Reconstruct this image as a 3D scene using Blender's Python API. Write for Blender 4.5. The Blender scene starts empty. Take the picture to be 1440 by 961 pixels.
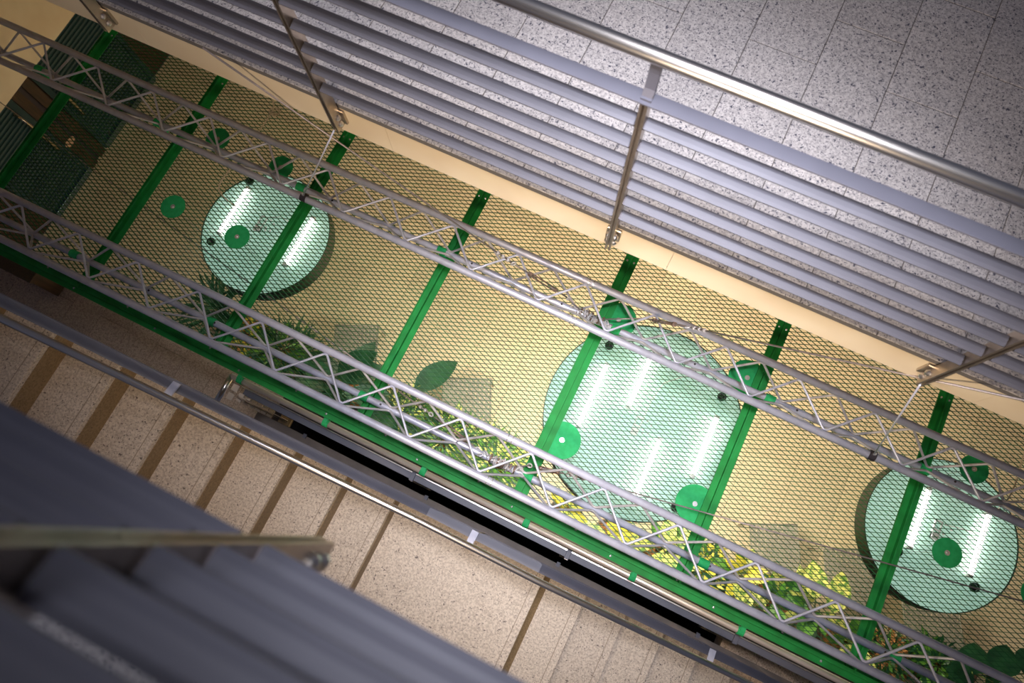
import bpy, bmesh, math, random
from mathutils import Vector, Matrix
random.seed(7)
scene = bpy.context.scene
COL = scene.collection

# ------------------------------------------------------------------ camera
H = 9.35                                   # lens height above the ground floor (m)
RIGHT = Vector((0.89805, 0.43909, -0.02651))
DOWN = Vector((0.41695, -0.86887, -0.26685))
FWD = Vector((-0.14020, 0.22859, -0.96337))
cam_d = bpy.data.cameras.new('camera'); cam = bpy.data.objects.new('camera', cam_d); COL.objects.link(cam)
m3 = Matrix((RIGHT, -DOWN, -FWD)).transposed()
cam.matrix_world = Matrix.Translation((0, 0, H)) @ m3.to_4x4()
cam_d.sensor_width = 36; cam_d.lens = 1023.7 / 1440 * 36
cam_d.clip_start = 0.02; cam_d.clip_end = 100
cam_d.dof.use_dof = True; cam_d.dof.focus_distance = 4.4; cam_d.dof.aperture_fstop = 2.8
scene.camera = cam

# ------------------------------------------------------------------ world, lights, exposure
w = bpy.data.worlds.new('world'); scene.world = w; w.use_nodes = True
w.node_tree.nodes['Background'].inputs[0].default_value = (0.62, 0.68, 1.0, 1)
w.node_tree.nodes['Background'].inputs[1].default_value = 0.095
scene.view_settings.view_transform = 'Standard'
scene.view_settings.look = 'None'
scene.view_settings.gamma = 1
scene.view_settings.exposure = 0.0
try: scene.view_settings.use_curve_mapping = False
except Exception: pass

def area(name, loc, target, size, power, color, size_y=None, spread=None):
    d = bpy.data.lights.new(name, 'AREA'); d.energy = power; d.color = color; d.size = size
    if size_y: d.shape = 'RECTANGLE'; d.size_y = size_y
    if spread: d.spread = math.radians(spread)
    o = bpy.data.objects.new(name, d); COL.objects.link(o); o.location = loc
    o.rotation_euler = (Vector(target) - Vector(loc)).to_track_quat('-Z', 'Y').to_euler()
    return o
area('ceiling_lamp', (-0.55, 0.80, H + 2.4), (-0.60, 0.85, 6.7), 1.5, 28, (0.93, 0.93, 1.0), spread=50)
area('void_fill', (0.0, 0.34, H + 0.86), (0.05, 1.00, 4.8), 0.4, 24, (0.92, 0.93, 1.0), spread=48)  # unseen fill, added to brighten the trusses and canopy
area('stairwell_ceiling_lamp', (-0.1, -1.3, H - 1.30), (0.0, 1.0, 6.4), 1.2, 85, (1.0, 0.80, 0.58), 0.7, spread=125)
area('near_gallery_fill', (-1.0, -1.0, H + 0.86), (-0.9, -0.7, 8.3), 0.4, 5, (0.86, 0.88, 1.0), spread=110)  # added fill, lights the near floor strip and the slats from behind
area('ground_fill', (0.1, 3.3, H - 5.30), (0.1, 2.2, 0), 1.6, 105, (1.0, 0.88, 0.66), 0.8)  # hidden fill added to lift the ground floor brightness

# ------------------------------------------------------------------ materials
def mat(name, color, rough=0.5, metal=0.0, emit=None, estr=0, coat=0.0, alpha=None, trans=0.0):
    m = bpy.data.materials.new(name); m.use_nodes = True
    b = m.node_tree.nodes['Principled BSDF']
    b.inputs['Base Color'].default_value = (*color, 1)
    b.inputs['Roughness'].default_value = rough
    b.inputs['Metallic'].default_value = metal
    b.inputs['Coat Weight'].default_value = coat
    b.inputs['Transmission Weight'].default_value = trans
    if emit:
        b.inputs['Emission Color'].default_value = (*emit, 1)
        b.inputs['Emission Strength'].default_value = estr
    return m

def nodes(m): return m.node_tree.nodes, m.node_tree.links

def mottle(m, c1, c2, scale=20, detail=4, bump=0.0, rough=None, lo=0.35, hi=0.65, stretch=None):
    """two-tone noise colour over world position, optional bump"""
    n, l = nodes(m); b = n['Principled BSDF']
    g = n.new('ShaderNodeNewGeometry'); t = n.new('ShaderNodeTexNoise'); r = n.new('ShaderNodeValToRGB')
    t.inputs['Scale'].default_value = scale; t.inputs['Detail'].default_value = detail
    src = g.outputs['Position']
    if stretch:
        mp = n.new('ShaderNodeMapping'); mp.inputs['Scale'].default_value = stretch
        l.new(src, mp.inputs['Vector']); src = mp.outputs['Vector']
    l.new(src, t.inputs['Vector']); l.new(t.outputs['Fac'], r.inputs['Fac'])
    r.color_ramp.elements[0].position = lo; r.color_ramp.elements[0].color = (*c1, 1)
    r.color_ramp.elements[1].position = hi; r.color_ramp.elements[1].color = (*c2, 1)
    l.new(r.outputs['Color'], b.inputs['Base Color'])
    if bump:
        bp = n.new('ShaderNodeBump'); bp.inputs['Strength'].default_value = bump; bp.inputs['Distance'].default_value = 0.002
        l.new(t.outputs['Fac'], bp.inputs['Height']); l.new(bp.outputs['Normal'], b.inputs['Normal'])
    return m

def granite(name, base, light, speck, rough=0.55, scale=150, amount=0.36):
    """speckled granite: mid-tone mottling, pale grains and dark mica flecks of two sizes"""
    m = mat(name, base, rough); n, l = nodes(m); b = n['Principled BSDF']
    g = n.new('ShaderNodeNewGeometry')
    t = n.new('ShaderNodeTexNoise'); t.inputs['Scale'].default_value = scale * 0.7; t.inputs['Detail'].default_value = 3
    l.new(g.outputs['Position'], t.inputs['Vector'])
    r = n.new('ShaderNodeValToRGB'); l.new(t.outputs['Fac'], r.inputs['Fac'])
    r.color_ramp.elements[0].position = 0.38; r.color_ramp.elements[0].color = (*base, 1)
    r.color_ramp.elements[1].position = 0.60; r.color_ramp.elements[1].color = (*light, 1)
    col = r.outputs['Color']
    for sc, lo, hi in ((scale, amount - 0.06, amount), (scale * 0.45, amount - 0.08, amount - 0.02)):
        v = n.new('ShaderNodeTexNoise'); v.inputs['Scale'].default_value = sc; v.inputs['Detail'].default_value = 2
        v.inputs['Roughness'].default_value = 0.7
        l.new(g.outputs['Position'], v.inputs['Vector'])
        k = n.new('ShaderNodeMapRange'); k.inputs['From Min'].default_value = lo; k.inputs['From Max'].default_value = hi
        l.new(v.outputs['Fac'], k.inputs['Value'])
        x = n.new('ShaderNodeMix'); x.data_type = 'RGBA'
        x.inputs['A'].default_value = (*speck, 1)
        l.new(k.outputs['Result'], x.inputs['Factor']); l.new(col, x.inputs['B']); col = x.outputs['Result']
    # broad wear, tile to tile difference
    o = n.new('ShaderNodeObjectInfo')
    wn = n.new('ShaderNodeTexNoise'); wn.inputs['Scale'].default_value = 3.0; l.new(g.outputs['Position'], wn.inputs['Vector'])
    ad = n.new('ShaderNodeMath'); ad.operation = 'ADD'; l.new(o.outputs['Random'], ad.inputs[0]); l.new(wn.outputs['Fac'], ad.inputs[1])
    mr = n.new('ShaderNodeMapRange'); mr.inputs['From Min'].default_value = 0.3; mr.inputs['From Max'].default_value = 1.6
    mr.inputs['To Min'].default_value = 0.90; mr.inputs['To Max'].default_value = 1.06
    l.new(ad.outputs[0], mr.inputs['Value'])
    hs = n.new('ShaderNodeHueSaturation'); l.new(col, hs.inputs['Color']); l.new(mr.outputs['Result'], hs.inputs['Value'])
    l.new(hs.outputs['Color'], b.inputs['Base Color'])
    return m

M = {}
M['granite'] = granite('grey_granite', (0.37, 0.345, 0.355), (0.56, 0.525, 0.53), (0.06, 0.06, 0.09), scale=145, amount=0.415)
M['granite_warm'] = granite('warm_granite', (0.40, 0.29, 0.23), (0.60, 0.46, 0.37), (0.12, 0.08, 0.06), scale=120, amount=0.38)
M['tread'] = granite('tread_granite', (0.50, 0.41, 0.34), (0.70, 0.60, 0.51), (0.13, 0.10, 0.09), scale=110, amount=0.385)
M['strip'] = mat('nosing_groove', (0.34, 0.27, 0.21), 0.8)
M['riser'] = granite('riser_stone', (0.23, 0.155, 0.075), (0.31, 0.21, 0.11), (0.08, 0.05, 0.03), scale=110)  # darker and browner than the tread granite
M['ground'] = granite('ground_stone', (0.72, 0.62, 0.42), (0.82, 0.73, 0.52), (0.48, 0.39, 0.25), scale=60, amount=0.34, rough=0.45)
M['grout'] = mat('grout', (0.13, 0.12, 0.12), 0.9)
M['grout_warm'] = mat('grout_warm', (0.20, 0.15, 0.11), 0.9)
M['grout_ground'] = mat('grout_ground', (0.30, 0.24, 0.15), 0.9)
M['cream'] = mottle(mat('cream_paint', (0.80, 0.66, 0.47), 0.28, coat=0.3), (0.76, 0.61, 0.42), (0.84, 0.71, 0.52), 3.0, 2)
M['concrete'] = mottle(mat('concrete', (0.3, 0.28, 0.26), 0.85), (0.25, 0.23, 0.21), (0.34, 0.32, 0.30), 9, 4)
M['slat'] = mottle(mat('grey_slat_paint', (0.16, 0.16, 0.215), 0.55, 0.1), (0.088, 0.087, 0.115), (0.100, 0.099, 0.130), 6, 2)
M['steel'] = mottle(mat('brushed_steel', (0.62, 0.58, 0.55), 0.30, 1.0), (0.62, 0.58, 0.56), (0.68, 0.64, 0.61), 4, 2)
M['steel_warm'] = mottle(mat('satin_steel', (0.74, 0.62, 0.52), 0.45, 0.6), (0.70, 0.58, 0.48), (0.80, 0.68, 0.58), 5, 2)
M['brown_rail'] = mottle(mat('brown_rail_paint', (0.13, 0.10, 0.09), 0.6), (0.11, 0.085, 0.075), (0.15, 0.115, 0.10), 8, 3)
M['plate'] = mottle(mat('post_steel', (0.42, 0.35, 0.29), 0.32, 0.9), (0.36, 0.30, 0.25), (0.50, 0.42, 0.35), 12, 3)
M['alu'] = mottle(mat('aluminium', (0.62, 0.62, 0.74), 0.36, 0.30), (0.50, 0.50, 0.61), (0.60, 0.60, 0.71), 14, 4)
M['alu_dull'] = mottle(mat('brace_aluminium', (0.56, 0.53, 0.54), 0.45, 0.3), (0.50, 0.47, 0.48), (0.62, 0.58, 0.59), 18, 4)
M['green'] = mottle(mat('green_paint', (0.005, 0.19, 0.035), 0.7), (0.002, 0.20, 0.028), (0.004, 0.27, 0.045), 10, 3)
M['green_disc'] = mottle(mat('green_disc_paint', (0.01, 0.36, 0.10), 0.75), (0.008, 0.33, 0.09), (0.015, 0.40, 0.12), 30, 3)
M['mesh'] = mottle(mat('green_mesh_paint', (0.006, 0.085, 0.02), 0.5), (0.005, 0.07, 0.018), (0.008, 0.11, 0.03), 9, 3)
M['bolt'] = mat('bright_bolt', (0.80, 0.80, 0.80), 0.25, 0.7)
M['dark_bolt'] = mat('dark_bolt', (0.06, 0.05, 0.06), 0.4, 0.5)
M['rim'] = mottle(mat('lamp_rim', (0.012, 0.022, 0.016), 0.5), (0.010, 0.018, 0.013), (0.016, 0.028, 0.02), 9, 2)
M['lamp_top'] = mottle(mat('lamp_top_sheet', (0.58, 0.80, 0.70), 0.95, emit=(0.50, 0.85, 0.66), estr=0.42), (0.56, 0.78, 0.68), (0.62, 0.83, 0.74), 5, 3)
M['tube'] = mat('lit_tube', (1, 1, 1), 0.4, emit=(1.0, 0.95, 0.88), estr=7)
M['diffuser'] = mat('lit_diffuser', (1, 1, 1), 0.5, emit=(1.0, 0.88, 0.66), estr=30)
M['diffuser_dim'] = mat('dim_lit_diffuser', (1, 1, 1), 0.5, emit=(1.0, 0.86, 0.62), estr=5)
M['white'] = mottle(mat('white_plastic', (0.82, 0.80, 0.76), 0.5), (0.93, 0.92, 0.9), (0.97, 0.96, 0.94), 30, 2)
M['cable'] = mottle(mat('cable_sheath', (0.62, 0.52, 0.38), 0.6), (0.56, 0.46, 0.32), (0.68, 0.58, 0.44), 60, 2)
M['rope'] = mottle(mat('wire_rope', (0.34, 0.29, 0.28), 0.45, 0.6), (0.28, 0.24, 0.23), (0.42, 0.36, 0.35), 300, 2)
M['rust'] = mottle(mat('worn_fitting', (0.24, 0.15, 0.11), 0.5, 0.6), (0.18, 0.11, 0.08), (0.38, 0.27, 0.22), 60, 4)
M['wood'] = mottle(mat('brown_timber', (0.10, 0.055, 0.025), 0.45), (0.035, 0.020, 0.010), (0.07, 0.038, 0.018), 8, 5, stretch=(8, 8, 0.6))
M['glass'] = mottle(mat('dark_glass', (0.015, 0.05, 0.055), 0.08), (0.012, 0.042, 0.046), (0.02, 0.06, 0.066), 2, 2)
M['blue_edge'] = mat('kick_plate', (0.20, 0.30, 0.36), 0.25, 0.9)
M['blind'] = mat('ribbed_panel', (0.035, 0.075, 0.075), 0.5)
M['brass'] = mat('pull_metal', (0.72, 0.60, 0.42), 0.18, 1.0)
M['card'] = mat('tan_card', (0.62, 0.38, 0.24), 0.8)
M['dark_wall'] = mottle(mat('stairwell_plaster', (0.05, 0.04, 0.035), 0.8), (0.042, 0.033, 0.028), (0.06, 0.048, 0.04), 5, 3)  # near-black so the stair gap stays dark, shade put into the colour
M['stringer'] = mottle(mat('dark_rail_paint', (0.07, 0.06, 0.065), 0.5, 0.2), (0.06, 0.052, 0.056), (0.085, 0.072, 0.078), 8, 3)
M['pot'] = mottle(mat('clay_pot', (0.16, 0.11, 0.08), 0.7), (0.13, 0.09, 0.065), (0.20, 0.14, 0.10), 12, 4)
M['bark'] = mottle(mat('bark_chips', (0.40, 0.17, 0.05), 0.9), (0.16, 0.07, 0.03), (0.62, 0.30, 0.10), 35, 4, bump=0.8)
M['stem'] = mottle(mat('plant_stem', (0.10, 0.16, 0.04), 0.6), (0.08, 0.12, 0.03), (0.14, 0.20, 0.05), 20, 3)
M['leaf_dark'] = mottle(mat('dark_leaf', (0.012, 0.07, 0.025), 0.35), (0.010, 0.055, 0.02), (0.02, 0.10, 0.035), 8, 3)
M['leaf_mid'] = mottle(mat('green_leaf', (0.06, 0.20, 0.03), 0.42), (0.03, 0.13, 0.02), (0.12, 0.32, 0.04), 10, 3)
M['leaf_lime'] = mottle(mat('lime_leaf', (0.40, 0.46, 0.08), 0.45), (0.10, 0.24, 0.04), (0.70, 0.72, 0.20), 22, 3, lo=0.38, hi=0.56)
M['leaf_yellow'] = mottle(mat('yellow_leaf', (0.62, 0.55, 0.05), 0.5), (0.42, 0.42, 0.04), (0.78, 0.70, 0.08), 14, 3)
M['perf'] = mottle(mat('grey_perforated_metal', (0.42, 0.40, 0.33), 0.6, 0.1), (0.31, 0.30, 0.25), (0.38, 0.36, 0.30), 8, 3)

# ------------------------------------------------------------------ mesh helpers
def z(D): return H - D                     # height of something D metres below the lens
def at(px, py, D):                         # point of the place seen at photo pixel (px, py), D below the lens
    d = RIGHT * (px - 720) + DOWN * (py - 480.5) + FWD * 1023.7
    k = -D / d.z
    return Vector((d.x * k, d.y * k, H - D))

class MB:
    def __init__(s): s.v = []; s.f = []; s.smooth = []
    def poly(s, vs, fs, sm=False):
        b = len(s.v); s.v += [tuple(v) for v in vs]
        for f in fs: s.f.append([b + i for i in f]); s.smooth.append(sm)
        return s
    def box(s, x0, x1, y0, y1, z0, z1, c=0.0):
        if c:                                              # chamfered upper edges
            vs = [(x0, y0, z0), (x1, y0, z0), (x1, y1, z0), (x0, y1, z0), (x0, y0, z1 - c), (x1, y0, z1 - c), (x1, y1, z1 - c), (x0, y1, z1 - c),
                  (x0 + c, y0 + c, z1), (x1 - c, y0 + c, z1), (x1 - c, y1 - c, z1), (x0 + c, y1 - c, z1)]
            fs = [(3, 2, 1, 0)] + [(i, (i + 1) % 4, 4 + (i + 1) % 4, 4 + i) for i in range(4)] + [(4 + i, 4 + (i + 1) % 4, 8 + (i + 1) % 4, 8 + i) for i in range(4)] + [(8, 9, 10, 11)]
            return s.poly(vs, fs)
        vs = [(x0, y0, z0), (x1, y0, z0), (x1, y1, z0), (x0, y1, z0), (x0, y0, z1), (x1, y0, z1), (x1, y1, z1), (x0, y1, z1)]
        return s.poly(vs, [(3, 2, 1, 0), (4, 5, 6, 7), (0, 1, 5, 4), (1, 2, 6, 5), (2, 3, 7, 6), (3, 0, 4, 7)])
    def prism(s, prof, p0, p1, u, v, sm=False):
        """sweep a closed profile (list of (a,b) along u,v) from p0 to p1"""
        n = len(prof); vs = []
        for p in (p0, p1):
            for a, b in prof: vs.append(Vector(p) + Vector(u) * a + Vector(v) * b)
        fs = [(i, (i + 1) % n, n + (i + 1) % n, n + i) for i in range(n)]
        s.poly(vs, fs, sm); bb = len(s.v) - 2 * n
        s.f.append([bb + i for i in reversed(range(n))]); s.smooth.append(False)
        s.f.append([bb + n + i for i in range(n)]); s.smooth.append(False)
        return s
    def tube(s, pts, r, n=10, cap=True):
        pts = [Vector(p) for p in pts]; rings = []; N = len(pts)
        rr = r if isinstance(r, (list, tuple)) else [r] * N
        t0 = (pts[1] - pts[0]).normalized()
        ref = Vector((0, 0, 1)) if abs(t0.z) < 0.9 else Vector((1, 0, 0))
        u = t0.cross(ref).normalized()
        for i in range(N):
            if i == 0: t = (pts[1] - pts[0]).normalized(); k = 1
            elif i == N - 1: t = (pts[-1] - pts[-2]).normalized(); k = 1
            else:
                a = (pts[i] - pts[i - 1]).normalized(); c = (pts[i + 1] - pts[i]).normalized(); t = (a + c)
                t = t.normalized() if t.length > 1e-6 else a
            u = (u - t * u.dot(t)); u = u.normalized() if u.length > 1e-6 else t.orthogonal().normalized()
            v = t.cross(u)
            rings.append([pts[i] + (u * math.cos(2 * math.pi * j / n) + v * math.sin(2 * math.pi * j / n)) * rr[i] for j in range(n)])
        b = len(s.v)
        for R_ in rings: s.v += [tuple(q) for q in R_]
        for i in range(N - 1):
            for j in range(n):
                s.f.append([b + i * n + j, b + i * n + (j + 1) % n, b + (i + 1) * n + (j + 1) % n, b + (i + 1) * n + j]); s.smooth.append(True)
        if cap:
            s.f.append([b + j for j in reversed(range(n))]); s.smooth.append(False)
            s.f.append([b + (N - 1) * n + j for j in range(n)]); s.smooth.append(False)
        return s
    def lathe(s, c, prof, n=48, axis=Vector((0, 0, 1)), cap=True):
        c = Vector(c); axis = Vector(axis).normalized(); u = axis.orthogonal().normalized(); v = axis.cross(u); b = len(s.v); k = len(prof)
        for r, h in prof:
            for j in range(n):
                a = 2 * math.pi * j / n
                s.v.append(tuple(c + (u * math.cos(a) + v * math.sin(a)) * r + axis * h))
        for i in range(k - 1):
            for j in range(n):
                s.f.append([b + i * n + j, b + i * n + (j + 1) % n, b + (i + 1) * n + (j + 1) % n, b + (i + 1) * n + j]); s.smooth.append(False)
        if cap:
            s.f.append([b + j for j in reversed(range(n))]); s.smooth.append(False)
            s.f.append([b + (k - 1) * n + j for j in range(n)]); s.smooth.append(False)
        return s
    def mesh(s, name):
        me = bpy.data.meshes.new(name); me.from_pydata(s.v, [], s.f)
        me.polygons.foreach_set('use_smooth', s.smooth); me.update()
        bm = bmesh.new(); bm.from_mesh(me); bmesh.ops.recalc_face_normals(bm, faces=bm.faces); bm.to_mesh(me); bm.free()
        return me
    def build(s, name, m, parent=None):
        me = s.mesh(name); me.materials.append(m)
        o = bpy.data.objects.new(name, me); COL.objects.link(o)
        if parent: o.parent = parent
        return o

def root(name, loc, label, cat, group=None):
    o = bpy.data.objects.new(name, None); COL.objects.link(o); o.location = loc; o.empty_display_size = 0.1
    o['label'] = label; o['category'] = cat
    if group: o['group'] = group
    ORG[o.name] = Vector(loc)
    return o
ORG = {}
def part(mb, name, m, rt, label=None, kind=None):
    """build geometry given in world space as a child of an unrotated empty"""
    o = mb.build(name, m, rt)
    base = rt.matrix_basis.translation if rt.parent is None else Vector((0, 0, 0))
    if rt.type == 'EMPTY': o.location = -Vector(rt.location)
    if label: o['label'] = label
    if kind: o['kind'] = kind
    return o
def sub(mb, name, m, parent_part):                        # geometry in world space under a part that sits at -root.location
    o = mb.build(name, m, parent_part); return o
def tag(o, label, cat, group=None):
    o['label'] = label; o['category'] = cat
    if group: o['group'] = group
    return o
def struct(o): o['kind'] = 'structure'; return o
def share(me, name, loc, parent):
    o = bpy.data.objects.new(name, me); COL.objects.link(o); o.parent = parent; o.location = loc; return o

V = Vector
# ------------------------------------------------------------------ floors
def tiled_floor(name, x0, x1, y0, y1, D, tx, ty, mt, mg, th, off=0.0, ox=0.0, oy=0.0, gap=0.0035, cut=None, grout_depth=0.004):
    """a slab with each stone tile a piece of its own"""
    s = MB().box(x0, x1, y0, y1, z(D) - th, z(D) - grout_depth).build(name, mg); struct(s)
    cache = {}
    i0 = math.floor((x0 - ox) / tx)
    while ox + i0 * tx < x1 - 1e-4:
        a = max(x0, ox + i0 * tx); b = min(x1, ox + (i0 + 1) * tx)
        yo = oy + (off if i0 % 2 else 0.0)
        j = math.floor((y0 - yo) / ty)
        while yo + j * ty < y1 - 1e-4:
            c = max(y0, yo + j * ty); d = min(y1, yo + (j + 1) * ty)
            if b - a > 0.02 and d - c > 0.02 and not (cut and cut(a, b, c, d)):
                key = (round(b - a, 3), round(d - c, 3))
                if key not in cache:
                    me = MB().box(gap / 2, b - a - gap / 2, gap / 2, d - c - gap / 2, -0.012, 0.0, 0.0015).mesh('tile'); me.materials.append(mt); cache[key] = me
                share(cache[key], 'tile', (a, c, z(D) + random.uniform(-0.0006, 0.0006)), s)
            j += 1
        i0 += 1
    return s
DG = 2.655                                  # upper gallery floor
fl = tiled_floor('floor', -3.6, 3.3, 1.2425, 3.9, DG, 0.300, 0.530, M['granite'], M['grout'], 0.03, off=0.245, ox=-0.066, oy=2.26 - 0.53 * 4)
# structural slab under the gallery and its cream fascia panels
struct(MB().box(-6.5, 4.2, 1.30, 4.6, z(2.88), z(2.69)).build('ceiling', M['cream']))
struct(MB().box(-6.5, -3.6, 1.2425, 3.9, z(2.685), z(DG)).build('floor', M['concrete']))
fa = struct(MB().box(-6.5, 4.2, 1.262, 1.30, z(2.875), z(2.69)).build('trim_1', M['cream']))
x = -6.5
while x < 4.1:
    o = MB().box(x + 0.001, min(x + 1.305, 4.2) - 0.001, 1.2425, 1.262, z(2.878), z(2.687)).build('fascia_panel', M['cream'], fa)
    x += 1.305
# lower gallery floor on the left, at the stair foot on the right, and the narrow strip behind the lower balustrade
D2 = 6.0
tiled_floor('floor', -6.5, -2.40, -0.62, 0.20, D2, 0.295, 0.53, M['granite_warm'], M['grout_warm'], 0.20, off=0.26, ox=-0.10, oy=0.07)
tiled_floor('floor', 1.62, 4.6, -1.75, 0.06, 6.03, 0.295, 0.53, M['granite_warm'], M['grout_warm'], 0.20, off=0.26, ox=1.62, oy=0.02)
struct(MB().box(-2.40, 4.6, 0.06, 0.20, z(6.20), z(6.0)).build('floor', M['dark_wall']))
# ground floor
def hid(a, b, c, d): return False
tiled_floor('floor', -8.04, 7.0, 0.25, 4.5, 9.35, 0.62, 0.62, M['ground'], M['grout_ground'], 0.20, off=0.31, ox=0.11, oy=0.10, gap=0.005)
struct(MB().box(-8.04, 7.0, -2.2, 0.25, -0.20, 0.0).build('floor', M['dark_wall']))
struct(MB().box(-8.04, 7.0, 2.75, 4.5, z(5.26), z(5.12)).build('ceiling', M['cream']))
# walls
struct(MB().box(-6.62, -6.50, -2.2, 4.6, z(6.05), H + 2.0).build('wall_left', M['cream']))
struct(MB().box(-8.2, -6.50, -2.2, 4.6, z(6.20), z(6.05)).build('ceiling', M['cream']))
wall = struct(MB().box(-8.20, -8.04, -2.2, 4.6, 0, z(6.2)).build('wall_left', M['wood']))
struct(MB().box(-8.2, 7.0, 4.5, 4.62, 0, z(2.88)).build('wall_back', M['cream']))
struct(MB().box(-2.4, 7.0, 0.07, 0.12, 0, z(6.2)).build('wall_stairwell', M['dark_wall']))  # stairwell walls added to close in the gap and keep it dark
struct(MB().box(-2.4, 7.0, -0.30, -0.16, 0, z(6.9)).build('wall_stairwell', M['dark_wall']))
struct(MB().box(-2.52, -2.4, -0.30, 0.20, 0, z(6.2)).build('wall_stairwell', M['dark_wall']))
# near gallery: floor under the photographer and its fascia
struct(MB().box(-2.6, 3.0, -2.0, -0.20, z(1.22), z(1.012)).build('floor', M['cream']))
tiled_floor('floor', -2.6, 3.0, -1.4, -0.1925, 1.005, 0.30, 0.53, M['granite'], M['grout'], 0.012, off=0.25, ox=0.02, oy=-0.1925 - 0.53 * 3, grout_depth=0.003)

# unseen slab added over the near gallery to shade its slats from above
struct(MB().box(-4.0, 4.5, -3.0, 0.50, H + 0.90, H + 1.10).build('ceiling', M['cream']))

# ------------------------------------------------------------------ balustrades with horizontal slats
def slat_profile(s):
    """blade: outer edge low, slightly hollow; s = +1 when the gallery lies towards +Y"""
    top = [(0.0, 0.0), (0.010, 0.0052), (0.023, 0.0095), (0.0365, 0.0115)]
    bot = [(0.0375, 0.0065), (0.023, 0.0040), (0.010, -0.0005), (0.001, -0.0065)]
    return [(a * s, b) for a, b in top + bot]

def level_balustrade(label, yo, s, Dfloor, posts, ends, rail_dy=0.040, group='stainless and grey slat balustrades'):
    t = root('balustrade', (posts[0], yo, z(Dfloor)), label, 'balustrade')
    Dbar = Dfloor - 0.900; Dr = Dfloor - 1.050; Db = Dfloor + 0.135
    # handrail
    part(MB().tube([(ends[0], yo + s * rail_dy, z(Dr)), (ends[1], yo + s * rail_dy, z(Dr))], 0.0212, 20), 'handrail', M['steel'], t)
    # flat top bar
    def ys(a, b): return (yo + s * a, yo + s * b) if s > 0 else (yo + s * b, yo + s * a)
    xs = [ends[0]] + [p for p in posts if ends[0] < p < ends[1]] + [ends[1]]
    a, b = ys(-0.002, 0.043)
    part(MB().box(ends[0], ends[1], a, b, z(Dbar) - 0.006, z(Dbar), 0.001), 'top_bar', M['slat'], t)
    # slats, one per bay
    cache = {}
    for k in range(6):
        Dk = Dfloor - 0.176 - 0.1215 * k
        for i in range(len(xs) - 1):
            x0 = xs[i] + (0.016 if xs[i] in posts else 0); x1 = xs[i + 1] - (0.016 if xs[i + 1] in posts else 0)
            if x1 - x0 < 0.05: continue
            key = round(x1 - x0, 4)
            if key not in cache:
                me = MB().prism(slat_profile(s), (0, 0, 0), (x1 - x0, 0, 0), (0, 1, 0), (0, 0, 1)).mesh('slat'); me.materials.append(M['slat']); cache[key] = me
            share(cache[key], 'slat', V((x0, yo, z(Dk))) - t.location, t)
    # posts: two flat bars with a slit, brackets and bolts
    for p in posts:
        y0, y1 = ys(0.002, 0.052)
        pm = MB()
        for sx in (-1, 1):
            pm.box(p + (0.004 if sx > 0 else -0.012), p + (0.012 if sx > 0 else -0.004), y0, y1, z(Db), z(Dbar + 0.008))
        pm.box(p - 0.004, p + 0.004, (y0 + y1) / 2 - 0.014 + s * 0.008, (y0 + y1) / 2 + 0.014 + s * 0.008, z(Db) + 0.01, z(Dbar + 0.012))
        po = part(pm, 'post', M['plate'], t)
        # fixing block behind the post, against the fascia
        y2, y3 = ys(0.050, 0.0625)
        sub(MB().box(p - 0.030, p + 0.030, y2, y3, z(Db - 0.008), z(Dfloor + 0.035), 0.003), 'fixing_plate', M['plate'], po)
        for dz in (0.055, 0.100):
            for sx in (-1, 1):
                sub(MB().lathe((p + sx * 0.012, yo + s * 0.030, z(Dfloor + dz)), [(0.014, 0), (0.014, 0.006), (0.009, 0.012), (0.004, 0.014)], 12, (sx, 0, 0)), 'bolt', M['steel'], po)
        for k in range(6):
            zk = z(Dfloor - 0.176 - 0.1215 * k)
            for sx in (-1, 1):
                sub(MB().prism([(a_ * s, b_) for a_, b_ in ((0.004, -0.012), (0.038, -0.004), (0.038, 0.005), (0.004, -0.003))], (p + sx * 0.012, yo, zk), (p + sx * 0.032, yo, zk), (0, 1, 0), (0, 0, 1)), 'slat_clip', M['dark_bolt'], po)
        # arm to the handrail
        br = MB()
        w_ = 0.016
        path = [(0.022, Dbar - 0.002), (0.034, Dbar - 0.030), (0.040, Dr + 0.060), (rail_dy, Dr + 0.018)]
        pr = [(-w_, -0.004), (w_, -0.004), (w_, 0.004), (-w_, 0.004)]
        for (ya, da), (yb, db) in zip(path[:-1], path[1:]):
            pa = V((p, yo + s * ya, z(da))); pb = V((p, yo + s * yb, z(db)))
            d = (pb - pa).normalized(); v = V((1, 0, 0)).cross(d).normalized()
            br.prism([(q[0], q[1] * 2) for q in pr], pa, pb + d * 0.003, (1, 0, 0), v)
        br.box(p - w_, p + w_, min(yo + s * 0.008, yo + s * 0.050), max(yo + s * 0.008, yo + s * 0.050), z(Dbar), z(Dbar) + 0.008)
        part(br, 'rail_arm', M['slat'], t)
        part(MB().tube([(p - 0.026, yo + s * 0.026, z(Dbar + 0.022)), (p + 0.026, yo + s * 0.026, z(Dbar + 0.022))], 0.010, 12), 'bolt', M['plate'], t)
    return t
upper = level_balustrade('grey-slatted balustrade with steel handrail along the upper tiled gallery', 1.180, 1, DG, [-2.73, -1.51, -0.226, 1.085, 2.40], (-2.75, 3.2))
near = level_balustrade('blurred dark grey slatted balustrade close to the lens, lower left corner', -0.130, -1, 1.005, [-1.58, -0.28, 1.02, 2.3], (-2.5, 2.8))

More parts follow.
